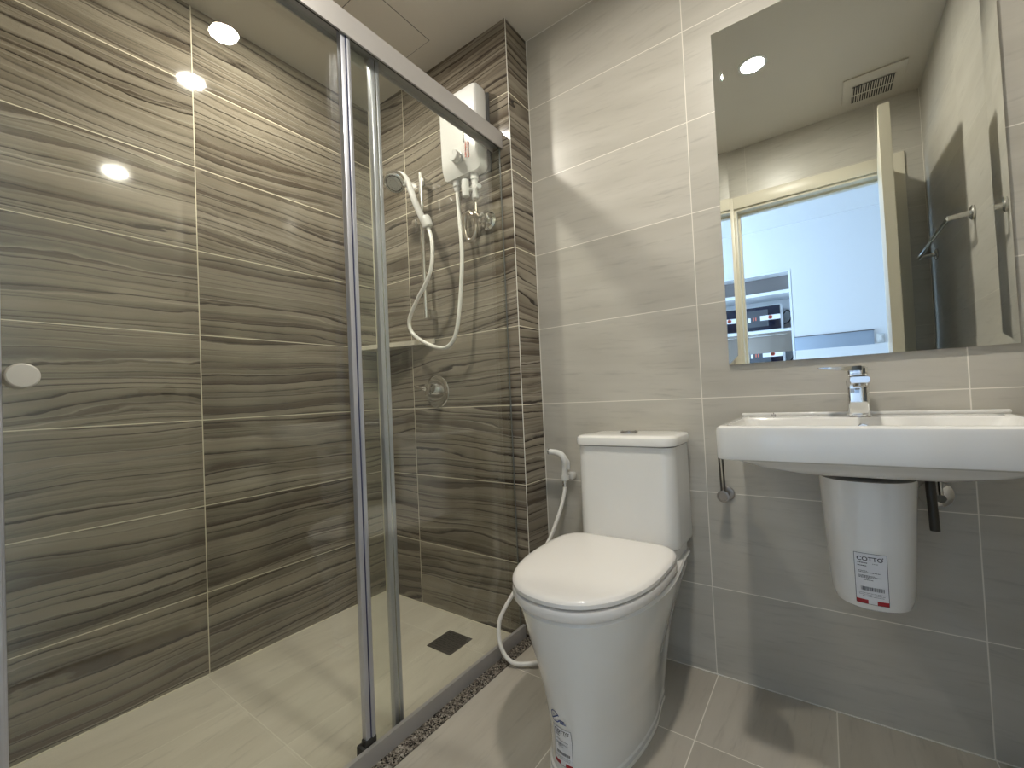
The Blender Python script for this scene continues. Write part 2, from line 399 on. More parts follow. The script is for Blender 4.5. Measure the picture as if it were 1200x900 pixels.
# ------------------------------------------------------------------ bathroom doorway
bm = bmesh.new()
FX0, FX1, FZ = 1.336, 2.160, 2.068
for x0, x1, z0, z1 in ((FX0, OX0+0.004, 0, FZ), (OX1-0.004, FX1, 0, FZ), (OX0+0.004, OX1-0.004, OZ-0.004, FZ)):
    box(bm, x0, x1, YF, YF+0.014, z0, z1, bev=0.003)
for x0, x1, z0, z1 in ((OX0, OX0+0.018, 0, OZ), (OX1-0.018, OX1, 0, OZ), (OX0+0.018, OX1-0.018, OZ-0.018, OZ)):
    box(bm, x0, x1, YF-0.104, YF, z0, z1, bev=0.002)
for x0, x1, z0, z1 in ((OX0+0.018, OX0+0.030, 0, OZ-0.03), (OX1-0.030, OX1-0.018, 0, OZ-0.03), (OX0+0.018, OX1-0.018, OZ-0.03, OZ-0.018)):
    box(bm, x0, x1, YF-0.09, YF-0.055, z0, z1)
fr = struct('door_1', bm, M['door_paint'])
dl = thing('door_leaf', 'open cream bathroom door leaf, seen edge-on in the mirror', 'door', (2.07, YF+0.02, 0))
b = bmesh.new(); LA, LB = (2.052, -1.476), (2.000, -0.793)     # hinge end and free end of the left face
loft(b, [[(LA[0], LA[1], z), (LA[0]+0.036, LA[1]+0.003, z), (LB[0]+0.036, LB[1]+0.003, z), (LB[0], LB[1], z)] for z in (0.012, 2.003)])
es = b.edges[:]; bmesh.ops.bevel(b, geom=es, offset=0.002, segments=2, affect='EDGES')
obj('panel', b, M['door_paint'], dl)
for s, x in ((-1, 2.007), (1, 2.040)):
    h = bmesh.new(); lathe(h, (x, -0.86, 1.0), (s, 0, 0), [(0, 0.026), (0.008, 0.026), (0.010, 0.022), (0.010, 0.009), (0.045, 0.009)])
    tube(h, [(x+s*0.045, -0.86, 1.0), (x+s*0.048, -0.88, 1.0), (x+s*0.046, -0.97, 1.0)], 0.0085, 12)
    obj('handle', h, M['satin'], dl)
for z in (0.25, 1.75):
    h = bmesh.new(); lathe(h, (2.092, -1.479, z-0.045), (0, 0, 1), [(0, 0.006), (0.09, 0.006)], 12); obj('hinge', h, M['satin'], dl)

# ------------------------------------------------------------------ shower screen
G_OUT, G_IN = 0.774, 0.797     # sliding panel inside, fixed panel outside
ss = thing('shower_screen', 'frameless-looking glass shower screen with sliding door and grey aluminium rails', 'shower screen', (0.78, -0.8, 0))
# header rail: hollow profile with open underside
bm = bmesh.new()
prof = [(0.762, 1.872), (0.762, 1.931), (0.814, 1.931), (0.814, 1.868), (0.8085, 1.868), (0.8085, 1.884), (0.7665, 1.884), (0.7665, 1.872)]
loft(bm, [[(x, y, z) for x, z in prof] for y in (YF+0.0005, YD-0.0005)])
obj('header_rail', bm, M['alu'], ss)
h = obj('channel_shade', BX(0.7985, 0.8080, YF+0.001, YD-0.001, 1.874, 1.8845), M['rubber'], ss)  # black strip stands in for the shaded gap under the rail
# bottom kerb track
bm = bmesh.new()
prof = [(0.762, -0.0055), (0.762, 0.003), (0.8075, 0.003), (0.8095, 0.050), (0.821, 0.050), (0.821, 0.0065), (0.8215, -0.0055)]
loft(bm, [[(x, y, z) for x, z in prof] for y in (YF+0.0005, YD-0.0005)])
obj('bottom_track', bm, M['alu'], ss)
def screen_panel(name, gx, y0, y1, stiles):
    p = obj(name, BX(gx-0.004, gx+0.004, y0, y1, 0.014, 1.882), M['glass'], ss, smooth=False)
    for ya, yb in stiles:
        b = bmesh.new()
        box(b, gx-0.009, gx+0.009, ya, yb, 0.012, 1.882, bev=0.002, seg=2)
        ym = (ya+yb)/2
        box(b, gx-0.0105, gx+0.0105, ym+0.0025, yb-0.003, 0.013, 1.881, bev=0.001)
        st = obj('stile', b, M['alu_bright'], p)
        obj('stile_seal', BX(gx+0.0085, gx+0.0096, ym-0.0022, ym+0.0012, 0.014, 1.881), M['stile_line'] if gx == G_IN else M['satin'], p)
    return p
sl = screen_panel('sliding_panel', G_OUT, -1.425, -0.700, ((-1.430, -1.406), (-0.722, -0.693)))
fx = screen_panel('fixed_panel', G_IN, -0.820, YD-0.004, ((-0.830, -0.801),))
obj('wall_seal', BX(G_IN-0.006, G_IN+0.006, YD-0.006, YD-0.001, 0.012, 1.880), M['pane'], fx)
obj('seal_line', BX(G_IN+0.004, G_IN+0.0065, YD-0.008, YD-0.0045, 0.05, 1.873), M['seal'], fx)
# rollers, hidden in the header but their carriers show
for y in (-1.35, -0.755):
    b = BX(G_OUT-0.014, G_OUT-0.0045, y-0.024, y+0.024, 1.848, 1.882, bev=0.003)
    lathe(b, (G_OUT-0.014, y, 1.865), (-1, 0, 0), [(0, 0.010), (0.006, 0.010), (0.007, 0.008)], 20)
    obj('roller_carrier', b, M['plastic_grey'], sl)
b = BX(0.778, 0.8085, -0.842, -0.800, 0.0035, 0.050, bev=0.005)
box(b, 0.788, 0.8080, -0.834, -0.800, 0.046, 0.066, bev=0.004)
obj('guide_block', b, M['rubber'], ss)
# knob
b = bmesh.new(); KN = (G_OUT+0.004, -1.387, 0.970)
lathe(b, KN, (1, 0, 0), [(0, 0.011), (0.008, 0.011), (0.011, 0.016), (0.020, 0.0190), (0.024, 0.0182), (0.0255, 0.0165), (0.0262, 0.002)])
obj('knob', b, M['knob'], sl)
b = bmesh.new(); lathe(b, (G_OUT-0.004, -1.387, 0.970), (-1, 0, 0), [(0, 0.010), (0.010, 0.010), (0.013, 0.015), (0.026, 0.0175), (0.0285, 0.014)])
obj('knob', b, M['knob'], sl)

# ------------------------------------------------------------------ ceiling fittings
def downlight(x, y, label):
    t = thing('downlight', label, 'ceiling light', (x, y, ZC), 'round downlights')
    b = bmesh.new()
    lathe(b, (x, y, ZC), (0, 0, -1), [(0.0, 0.046), (0.0, 0.058), (0.003, 0.058), (0.006, 0.053), (0.006, 0.047), (0.001, 0.046)], 40)
    obj('trim_ring', b, M['white_paint'], t)
    b = bmesh.new(); lathe(b, (x, y, ZC-0.0005), (0, 0, -1), [(0.0, 0.046), (0.004, 0.046)], 40)
    obj('lens', b, M['lens'], t)
downlight(1.583, -0.772, 'lit round downlight in the ceiling, the big glare in the wall mirror')
downlight(0.410, -0.760, 'lit round downlight above the shower, reflected in the dark tiles')
# access hatch
t = thing('access_hatch', 'square painted access hatch flush in the ceiling above the shower', 'hatch', (0.402, -0.402, ZC))
b = bmesh.new(); box(b, 0.2535, 0.5505, -0.5505, -0.2535, ZC-0.0012, ZC+0.0)
obj('cover', b, M['ceiling_paint'], t)
b = bmesh.new()
for a in ((0.2515, 0.2535, -0.5525, -0.2515), (0.5505, 0.5525, -0.5525, -0.2515), (0.2535, 0.5505, -0.5525, -0.5505), (0.2535, 0.5505, -0.2535, -0.2515)):
    box(b, *a, ZC-0.0008, ZC)
obj('joint_line', b, M['plate_dark'], t)
# exhaust vent
t = thing('exhaust_vent', 'square slotted exhaust vent in the ceiling corner, seen in the mirror', 'vent', (2.04, -1.29, ZC))
b = BX(1.920, 2.158, -1.405, -1.180, ZC-0.010, ZC, bev=0.005)
obj('cover', b, M['ceiling_paint'], t)
b = BX(1.958, 2.120, -1.398+0.004, -1.248, ZC-0.0152, ZC-0.0135)
obj('opening_shade', b, M['black'], t)  # solid black slab gives the shade of the hollow behind the slats
b = bmesh.new()
for i in range(18):
    x = 1.960+i*0.0092
    box(b, x, x+0.0036, -1.393, -1.249, ZC-0.0175, ZC-0.0150)
box(b, 1.958, 2.120, -1.326, -1.320, ZC-0.0180, ZC-0.0150)
obj('slats', b, M['ceiling_paint'], t)

# ------------------------------------------------------------------ mirror
MX0, MX1, MZ0, MZ1, MY = 1.540, 2.139, 0.976, 2.012, -0.010
t = thing('wall_mirror', 'large rectangular mirror on the wall above the washbasin', 'mirror', (1.84, -0.003, MZ0))
obj('backing', BX(MX0+0.001, MX1-0.001, MY+0.002, -0.0002, MZ0+0.001, MZ1-0.001), M['niche_grey'], t)
b = bmesh.new(); wv = 0.026; dp = 0.00138
o_ = [(MX0, MY-dp, MZ0), (MX1, MY-dp, MZ0), (MX1, MY-dp, MZ1), (MX0, MY-dp, MZ1)]
i_ = [(MX0+wv, MY, MZ0+wv), (MX1-wv, MY, MZ0+wv), (MX1-wv, MY, MZ1-wv), (MX0+wv, MY, MZ1-wv)]
k_ = [(x, MY+0.002, z) for x, y, z in o_]
loft(b, [k_, o_, i_])
obj('glass', b, M['mirror'], t, smooth=False)

# ------------------------------------------------------------------ towel rail on the right wall
t = thing('towel_rail', 'chrome towel rail on the right wall, seen only in the mirror', 'towel rail', (XR, -1.03, 1.484))
b = bmesh.new(); tube(b, [(2.165, -1.335, 1.478), (2.165, -0.722, 1.478)], 0.0075, 16); obj('bar', b, M['chrome'], t)
for y in (-0.727, -1.330):
    b = bmesh.new(); lathe(b, (XR-0.0005, y, 1.484), (-1, 0, 0), [(0, 0.025), (0.006, 0.025), (0.009, 0.021), (0.009, 0.0095)])
    tube(b, [(XR-0.008, y, 1.484), (2.163, y, 1.478)], 0.0095, 16); obj('bracket', b, M['satin'], t)

# ------------------------------------------------------------------ toilet
TX, TY0 = 1.247, -0.33
PAN = [  # z, half width, front y, back half width
    (0.000, 0.115, -0.608, 0.100), (0.018, 0.115, -0.608, 0.100), (0.022, 0.112, -0.603, 0.098), (0.10, 0.114, -0.601, 0.100),
    (0.18, 0.127, -0.612, 0.104), (0.26, 0.147, -0.628, 0.122), (0.33, 0.167, -0.645, 0.144), (0.38, 0.179, -0.656, 0.156), (0.398, 0.184, -0.661, 0.162), (0.405, 0.179, -0.656, 0.159)]
def pan_pt(z, s):
    """s in -1..1 sweeps the front half ellipse (0 = nose); returns x, y"""
    w_, yf, wb = interp(PAN, z); a = s*PI/2; e = 2/2.25
    sx = math.copysign(abs(math.sin(a))**e, math.sin(a)); cx_ = abs(math.cos(a))**e
    return TX+w_*sx, TY0+(yf-TY0)*cx_
YB = [(0.0, -0.172), (0.15, -0.100), (0.30, -0.062), (0.37, -0.045), (0.41, -0.036)]
def pan_ring(z, n=32, m_=10):
    yb = interp(YB, z)[0]
    w_, yf, wb = interp(PAN, z); out = []
    for i in range(n+1):
        x, y = pan_pt(z, -1+2*i/n); out.append((x, y, z))
    r = 0.03
    for side in (1, -1):
        seg = []
        for i in range(1, m_+1):
            t_ = i/m_; s_ = t_*t_*(3-2*t_); seg.append((TX+side*lerp(w_, wb, s_), lerp(TY0, yb-r, t_), z))
        for i in range(1, 6):
            a = PI/2*i/5; seg.append((TX+side*(wb-r+r*math.cos(a)), yb-r+r*math.sin(a), z))
        out += seg if side == 1 else list(reversed(seg))
    return out
tl = thing('toilet', 'white close-coupled toilet with closed lid standing against the beige wall', 'toilet', (TX, -0.3, 0))
b = bmesh.new(); zs = [0, 0.010, 0.018, 0.0205, 0.022, 0.04, 0.07, 0.1, 0.13, 0.16, 0.18, 0.2, 0.22, 0.24, 0.26, 0.28, 0.3, 0.32, 0.34, 0.36, 0.38, 0.390, 0.398, 0.402, 0.405]
loft(b, [pan_ring(z) for z in zs])
# deck that carries the cistern
loft(b, [rrect(TX-0.152, TX+0.152, -0.225, -0.035, 0.03, z) for z in (0.395, 0.425)]+[rrect(TX-0.149, TX+0.149, -0.222, -0.038, 0.028, 0.4335)])
obj('pan', b, M['porcelain'], tl)
def seat_ring(z, ins=0.0, n=40):
    W, yf, yc, yb, wb = 0.187-ins, -0.672+ins, -0.370, -0.207-ins, 0.150-ins; out = []
    for i in range(n+1):
        a = (-1+2*i/n)*PI/2; e = 2/2.3
        sx = math.copysign(abs(math.sin(a))**e, math.sin(a)); cx_ = abs(math.cos(a))**e
        out.append((TX-0.003+W*sx, yc+(yf-yc)*cx_, z))
    for side in (1, -1):
        seg = []
        for i in range(1, 13):
            a = PI/2*i/12; e2 = 2/3.4
            seg.append((TX-0.003+side*((wb-0.06)+(W-wb+0.06)*abs(math.cos(a))**e2), yc+(yb-yc)*abs(math.sin(a))**e2, z))
        out += seg if side == 1 else list(reversed(seg))[0:]
    return out
b = bmesh.new(); loft(b, [seat_ring(0.4095, 0.020), seat_ring(0.4100, 0.005), seat_ring(0.4145, 0.0015), seat_ring(0.420, 0.0), seat_ring(0.431, 0.0), seat_ring(0.4350, 0.0015), seat_ring(0.4365, 0.006), seat_ring(0.4368, 0.012)])
obj('seat', b, M['seat_plastic'], tl)
b = bmesh.new(); loft(b, [seat_ring(0.4395, 0.012), seat_ring(0.4400, 0.004), seat_ring(0.4425, 0.001), seat_ring(0.451, 0.001), seat_ring(0.4565, 0.005), seat_ring(0.4595, 0.012), seat_ring(0.4612, 0.024), seat_ring(0.4618, 0.05), seat_ring(0.4620, 0.09)])
obj('lid', b, M['seat_plastic'], tl)
for s in (-1, 1):
    b = bmesh.new(); tube(b, [(TX+s*0.055, -0.208, 0.441), (TX+s*0.100, -0.208, 0.441)], 0.0115, 16)
    lathe(b, (TX+s*0.078, -0.208, 0.4340), (0, 0, 1), [(-0.004, 0.014), (0.003, 0.014)], 16); obj('hinge', b, M['seat_plastic'], tl)
CX = 1.2545
b = bmesh.new()
R = [rrect(CX-0.150, CX+0.150, -0.196, -0.008, 0.028, 0.436), rrect(CX-0.156, CX+0.156, -0.203, -0.006, 0.036, 0.441), rrect(CX-0.158, CX+0.158, -0.206, -0.005, 0.038, 0.452), rrect(CX-0.157, CX+0.157, -0.205, -0.005, 0.038, 0.60), rrect(CX-0.155, CX+0.155, -0.203, -0.005, 0.037, 0.737)]
loft(b, R); tank = obj('tank', b, M['porcelain'], tl)
b = bmesh.new()
L_ = [(0.005, 0.7375), (0.0, 0.7395), (-0.006, 0.742), (-0.007, 0.758), (-0.005, 0.765), (0.001, 0.7695), (0.012, 0.7715), (0.04, 0.7722)]
loft(b, [rrect(CX-0.156+i, CX+0.156-i, -0.205+i, -0.004-max(i, 0)*0.6, 0.040, z) for i, z in L_])
obj('tank_lid', b, M['porcelain'], tl)
b = bmesh.new(); BXC = (1.244, -0.100, 0.7722)
lathe(b, BXC, (0, 0, 1), [(0, 0.028), (0.0045, 0.028), (0.0065, 0.025), (0.0065, 0.0225), (0.004, 0.0215)], 32)
fb = obj('flush_button', b, M['chrome_dark'], tl)
for s in (-1, 1):
    b = bmesh.new()
    ring = [(BXC[0]+s*0.0012, BXC[1]+0.0200*math.cos(PI), 0)]
    pts = [(BXC[0]+s*(0.0012+0.0192*math.sin(PI*i/14)), BXC[1]-0.0196*math.cos(PI*i/14)) for i in range(15)]
    loft(b, [[(x, y, z) for x, y in pts] for z in (0.7745, 0.7792)])
    obj('button_half', b, M['chrome'], fb)
# base sealant
b = bmesh.new(); rr = pan_ring(0.0)
loft(b, [[(TX+(x-TX)*1.022, -0.3+(y+0.3)*1.010, 0.0003) for x, y, z in rr], [(TX+(x-TX)*1.022, -0.3+(y+0.3)*1.010, 0.003) for x, y, z in rr], [(x, y, 0.007) for x, y, z in rr]])
obj('base_sealant', b, M['silicone'], tl)

# stickers: flat layouts (metres, s to the right, t up) wrapped on a surface
def wrap(name, polys, surf, lift, mat, parent, sub=0.004):
    b = bmesh.new()
    for poly in polys:
        vs = [b.verts.new((s, t, 0)) for s, t in poly]
        try: b.faces.new(vs)
        except Exception: pass
    xs = [v.co.x for v in b.verts]
    # slice into vertical strips so that it can bend
    x = math.floor(min(xs)/sub)*sub
    while x < max(xs):
        g = b.verts[:]+b.edges[:]+b.faces[:]
        bmesh.ops.bisect_plane(b, geom=g, plane_co=(x, 0, 0), plane_no=(1, 0, 0)); x += sub
    ys = [v.co.y for v in b.verts]; y = math.floor(min(ys)/0.008)*0.008; top = max(ys)
    while y < top:
        g = b.verts[:]+b.edges[:]+b.faces[:]
        bmesh.ops.bisect_plane(b, geom=g, plane_co=(0, y, 0), plane_no=(0, 1, 0)); y += 0.008
    for v in b.verts:
        p, n = surf(v.co.x, v.co.y); v.co = p+n*lift
    return obj(name, b, mat, parent, smooth=False)
def rect(x0, x1, y0, y1): return [(x0, y0), (x1, y0), (x1, y1), (x0, y1)]
def text_polys(txt, size, x, y, align='LEFT'):
    c = bpy.data.curves.new('t', 'FONT'); c.body = txt; c.size = size; c.align_x = align; c.resolution_u = 3; c.offset = size*0.018
    o = bpy.data.objects.new('t', c); COL.objects.link(o)
    dg = bpy.context.evaluated_depsgraph_get(); me = bpy.data.meshes.new_from_object(o.evaluated_get(dg))
    out = [[(me.vertices[i].co.x+x, me.vertices[i].co.y+y) for i in p.vertices] for p in me.polygons]
    bpy.data.objects.remove(o); bpy.data.curves.remove(c); bpy.data.meshes.remove(me)
    return out
def border(x0, x1, y0, y1, w_):
    return [rect(x0, x1, y0, y0+w_), rect(x0, x1, y1-w_, y1), rect(x0, x0+w_, y0+w_, y1-w_), rect(x1-w_, x1, y0+w_, y1-w_)]
def product_label(surf, parent, W, H, stick=True):
    W2 = W/2
    st = wrap('sticker', [rect(-W2, W2, 0, H)], surf, 0.0004, M['paper'], parent)
    st['label'] = 'white printed product sticker with red foot'
    ink = border(-W2, W2, 0, H, 0.0009)
    k = H/0.095
    ts = W*0.225
    ink += text_polys('COTTO', ts, -0.02*W, H-ts*0.75-0.006*k, 'CENTER')
    ink += [[(W*0.37+0.0012*math.cos(2*PI*i/10), H-0.0065*k+0.0012*math.sin(2*PI*i/10)) for i in range(10)]]
    rnd = random.Random(5)
    def line(y, x0, x1, hgt):
        x = x0
        while x < x1:
            l = rnd.uniform(0.0010, 0.0035); ink.append(rect(x, min(x+l, x1), y, y+hgt)); x += l+0.0006
    for y, a, c, h_ in ((0.80, -0.40, -0.10, 0.0015), (0.745, -0.40, -0.12, 0.0015), (0.80, 0.05, 0.22, 0.0008), (0.645, -0.38, -0.12, 0.0010), (0.62, -0.38, 0.30, 0.0010), (0.555, -0.38, 0.12, 0.0010), (0.535, -0.38, 0.30, 0.0010), (0.515, -0.38, 0.02, 0.0010), (0.475, -0.25, 0.05, 0.0010), (0.215, -0.40, 0.40, 0.0006), (0.185, -0.40, 0.38, 0.0006), (0.155, -0.30, 0.36, 0.0006)):
        line(y*H, a*W, c*W, h_*k)
    x = -0.33*W
    while x < 0.36*W:
        l = rnd.uniform(0.0004, 0.0014); ink.append(rect(x, x+l, 0.27*H, 0.345*H)); x += l+rnd.uniform(0.0004, 0.0011)
    wrap('printed_ink', ink, surf, 0.0008, M['ink'], st)
    red = [rect(-W2+0.0006, -0.13*W, 0.0006, 0.09*H), rect(0.14*W, W2-0.0006, 0.0006, 0.09*H)]
    wrap('red_band', red, surf, 0.0008, M['red_ink'], st)
    return st
def pan_surf(s0, z0):
    def f(s, t):
        # arc length along the ring approximated with the local width
        z = z0+t; e = 1e-3
        k = s0; p = Vector((*pan_pt(z, k), z))
        # walk along the ring
        steps = max(1, int(abs(s)/0.001)); ds = s/steps
        for _ in range(steps):
            q = Vector((*pan_pt(z, k+e), z)); k += ds*e/(q-p).length
            p = Vector((*pan_pt(z, k), z))
        dx = Vector((*pan_pt(z, k+e), z))-p; dz = Vector((*pan_pt(z+0.002, k), z+0.002))-p
        n = dx.cross(dz).normalized()
        if n.y > 0: n = -n
        return p, n
    return f
product_label(pan_surf(-0.045, 0.040), tl, 0.052, 0.088)
sf = pan_surf(-0.110, 0.151)
em = [ ]
for i in range(22):   # open ring with a diagonal bar
    a0 = 0.35+i*(2*PI-0.75)/22; a1 = a0+(2*PI-0.75)/22
    em.append([(0.0105*math.cos(a0), 0.0105*math.sin(a0)), (0.0105*math.cos(a1), 0.0105*math.sin(a1)), (0.0088*math.cos(a1), 0.0088*math.sin(a1)), (0.0088*math.cos(a0), 0.0088*math.sin(a0))])
em.append([(-0.008, -0.0055), (-0.0068, -0.0070), (0.0085, 0.0045), (0.0073, 0.0060)])
em += [rect(-0.005, -0.001, 0.002, 0.003), rect(0.001, 0.004, -0.004, -0.003), rect(0.0095, 0.021, -0.0060, -0.0045), rect(0.0095, 0.019, -0.0035, -0.0022), rect(0.010, 0.022, -0.0085, -0.0072)]
em = [[(x*1.35, y*1.35) for x, y in p_] for p_ in em]
wrap('blue_emblem', em, sf, 0.0008, M['blue_ink'], tl)

# ------------------------------------------------------------------ bidet sprayer
t = thing('bidet_sprayer', 'white hand bidet sprayer hanging on the wall left of the toilet', 'sprayer', (0.962, 0, 0.6))
b = bmesh.new()
tube(b, [(0.965, -0.050, 0.585), (0.967, -0.052, 0.612), (0.972, -0.056, 0.640), (0.974, -0.060, 0.660), (0.966, -0.064, 0.680), (0.948, -0.066, 0.690), (0.915, -0.068, 0.694)], lambda q: 0.0105+0.002*math.sin(q*PI), 20, smooth=8)
sb = obj('body', b, M['plastic'], t)
b = bmesh.new(); lathe(b, (0.916, -0.068, 0.694), (-1, 0, 0.08), [(0, 0.0112), (0.006, 0.0112), (0.008, 0.009), (0.007, 0.0085)]); obj('spray_face', b, M['satin'], sb)
b = bmesh.new(); tube(b, [(0.980, -0.056, 0.668), (0.987, -0.055, 0.655), (0.985, -0.053, 0.628)], 0.0045, 10, smooth=4); obj('trigger', b, M['plastic'], sb)
b = bmesh.new(); lathe(b, (0.964, -0.050, 0.562), (0.02, 0, 1), [(0, 0.0085), (0.012, 0.0085), (0.013, 0.0098), (0.023, 0.0098)]); obj('connector', b, M['chrome'], t)
b = BX(0.962, 0.990, -0.030, -0.0005, 0.585, 0.612, bev=0.006); lathe(b, (0.967, -0.050, 0.588), (0, 0, 1), [(0, 0.0155), (0.018, 0.0165)], 24)
obj('wall_bracket', b, M['plastic'], t)
hp = [(0.964, -0.05, 0.562), (0.9625, -0.056, 0.535), (0.951, -0.075, 0.471), (0.926, -0.11, 0.382), (0.901, -0.14, 0.328), (0.86, -0.19, 0.258), (0.838, -0.25, 0.199), (0.8165, -0.288, 0.139), (0.8200, -0.306, 0.090), (0.840, -0.317, 0.049), (0.873, -0.318, 0.022), (0.915, -0.30, 0.015), (0.975, -0.245, 0.020), (1.04, -0.16, 0.05), (1.07, -0.07, 0.12), (1.08, -0.016, 0.19)]
b = bmesh.new(); tube(b, hp, 0.0072, 14, smooth=8); obj('hose', b, M['hose'], t)
b = bmesh.new(); lathe(b, (1.08, -0.0005, 0.19), (0, -1, 0), [(0, 0.024), (0.005, 0.024), (0.006, 0.010), (0.02, 0.010)]); obj('supply_valve', b, M['chrome'], t)

# ------------------------------------------------------------------ washbasin
SX0, SX1, SY0, SZ0, SZ1 = 1.563, 2.123, -0.402, 0.739, 0.817
SC = (SX0+SX1)/2
wb_ = thing('washbasin', 'white rectangular wall-hung washbasin under the mirror', 'washbasin', (SC, 0, 0.74))
b = bmesh.new()
def sr_(i, z, r=0.02, x_=0.0): return rrect(SX0+i, SX1-i, SY0+i, -0.001, r, z)
def basin(x0, x1, y0, y1, z, r): return rrect(x0, x1, y0, y1, r, z)
R = [basin(SC-0.12, SC+0.12, -0.29, -0.06, 0.700, 0.08), basin(SC-0.18, SC+0.18, -0.335, -0.03, 0.706, 0.09), basin(SC-0.225, SC+0.225, -0.37, -0.01, 0.722, 0.07), basin(SX0+0.03, SX1-0.03, SY0+0.022, -0.001, 0.7365, 0.03),
     sr_(0.006, 0.7395), sr_(0.001, 0.7425), sr_(0.0, 0.748), sr_(0.0, 0.806), sr_(0.0015, 0.8125), sr_(0.006, 0.8165), sr_(0.011, 0.8175)]
R += [basin(SX0+0.022, SX1-0.022, SY0+0.022, -0.110, 0.8170, 0.025), basin(SX0+0.027, SX1-0.027, SY0+0.027, -0.114, 0.812, 0.028), basin(SX0+0.040, SX1-0.040, SY0+0.04, -0.122, 0.77, 0.035), basin(SX0+0.10, SX1-0.10, SY0+0.08, -0.15, 0.735, 0.06), basin(SC-0.03, SC+0.03, -0.26, -0.20, 0.728, 0.028)]
loft(b, R); body = obj('basin', b, M['porcelain'], wb_)
obj('rear_ledge', BX(SX0+0.004, SX1-0.004, -0.014, -0.001, 0.8165, 0.8265, bev=0.004, seg=3), M['porcelain'], wb_)
b = bmesh.new(); lathe(b, (SC+0.003, -0.1215, 0.789), (0, -1, 0.15), [(-0.002, 0.013), (0.003, 0.013), (0.0045, 0.011), (0.0045, 0.0095), (0.001, 0.009)]); obj('overflow_ring', b, M['chrome'], wb_)
b = bmesh.new(); lathe(b, (SC, -0.23, 0.7285), (0, 0, 1), [(0, 0.026), (0.003, 0.026), (0.005, 0.018), (0.009, 0.017), (0.010, 0.012)]); obj('pop_up_waste', b, M['chrome'], wb_)
for x in (SC-0.205, SC+0.222):
    obj('mounting_bracket', BX(x-0.022, x+0.022, -0.026, -0.001, 0.690, 0.7385, bev=0.003), M['plastic'], wb_)
b = bmesh.new(); lathe(b, (SX0+0.0, -0.205, 0.762), (-1, 0, 0), [(-0.002, 0.003), (0.012, 0.0022)], 10); obj('side_screw', b, M['dark_pipe'], wb_)
em = []
lp = [(0.004*math.cos(2*PI*i/8), 0.004*math.sin(2*PI*i/8)) for i in range(8)]
b = bmesh.new()
for x0, x1, z0, z1 in ((-0.006, 0.006, 0.0, 0.0012), (-0.0045, -0.0035, 0.0012, 0.005), (0.0035, 0.0045, 0.0012, 0.005), (-0.0010, 0.0010, 0.0040, 0.0085)):
    box(b, 1.650+x0, 1.650+x1, -0.0149, -0.0138, 0.8175+z0, 0.8175+z1)
obj('printed_mark', b, M['niche_grey'], wb_)
# tap
TPX, TPY = 1.8425, -0.062
tp = thing('basin_tap', 'chrome single-lever mixer tap on the washbasin', 'tap', (TPX, TPY, 0.8275))
b = BX(TPX-0.0215, TPX+0.0215, TPY-0.022, TPY+0.022, 0.8180, 0.916, bev=0.006, seg=3)
lathe(b, (TPX, TPY, 0.8176), (0, 0, 1), [(0, 0.026), (0.004, 0.026), (0.005, 0.022)], 32)
obj('body', b, M['chrome'], tp)
b = bmesh.new()
Rg = []
for y, zc, hz, hx in ((TPY+0.015, 0.902, 0.014, 0.0215), (TPY-0.02, 0.902, 0.014, 0.0215), (-0.125, 0.906, 0.0105, 0.0210), (-0.170, 0.909, 0.0085, 0.0205), (-0.176, 0.9095, 0.007, 0.0185)):
    Rg.append([(TPX+x, y, zc+z) for x, z in ((-hx, -hz*.5), (-hx*.85, -hz), (hx*.85, -hz), (hx, -hz*.5), (hx, hz*.5), (hx*.85, hz), (-hx*.85, hz), (-hx, hz*.5))])
loft(b, Rg); obj('spout', b, M['chrome'], tp)
b = bmesh.new(); lathe(b, (TPX, -0.152, 0.902), (0, -0.15, -1), [(0, 0.012), (0.009, 0.012), (0.010, 0.009)], 24); obj('aerator', b, M['satin'], tp)
b = BX(TPX-0.0200, TPX+0.0215, TPY-0.021, TPY+0.021, 0.9185, 0.944, bev=0.006, seg=3)
# flat lever swung to the left
Rg = []
for x, y, z, hy, hz in ((TPX+0.010, TPY-0.004, 0.9395, 0.018, 0.0060), (TPX-0.022, TPY-0.010, 0.9400, 0.016, 0.0055), (TPX-0.050, TPY-0.016, 0.9425, 0.013, 0.0030), (TPX-0.076, TPY-0.022, 0.9445, 0.0105, 0.0020), (TPX-0.080, TPY-0.023, 0.9448, 0.008, 0.0012)):
    Rg.append([(x, y+hy, z-hz), (x, y+hy, z+hz), (x, y-hy, z+hz), (x, y-hy, z-hz)])
loft(b, Rg); obj('lever', b, M['chrome'], tp)

# shroud (semi pedestal)
PXC = 1.8395
PED = [  # z, half width, front y, corner roundness exponent
    (0.402, 0.045, -0.235), (0.404, 0.058, -0.262), (0.412, 0.069, -0.275), (0.430, 0.0745, -0.281), (0.50, 0.0790, -0.286), (0.60, 0.0845, -0.293), (0.665, 0.088, -0.299), (0.700, 0.0905, -0.303)]
def ped_pt(z, s):
    hw, yf = interp(PED, z); yc = -0.185; a = s*PI/2; e = 2/2.5
    return PXC+hw*math.copysign(abs(math.sin(a))**e, math.sin(a)), yc+(yf-yc)*abs(math.cos(a))**e
def ped_ring(z, n=30):
    hw, yf = interp(PED, z); out = [(*ped_pt(z, -1+2*i/n), z) for i in range(n+1)]
    # bottom rises towards the wall
    rise = lambda y: z
    for s_ in (1, -1):
        seg = [(PXC+s_*hw, y, z) for y in (-0.13, -0.08, -0.03, -0.001)]
        out += seg if s_ == 1 else list(reversed(seg))
    return out
pd = thing('basin_shroud', 'white semi-pedestal pipe shroud on the wall below the washbasin', 'basin pedestal', (PXC, 0, 0.40))
b = bmesh.new()
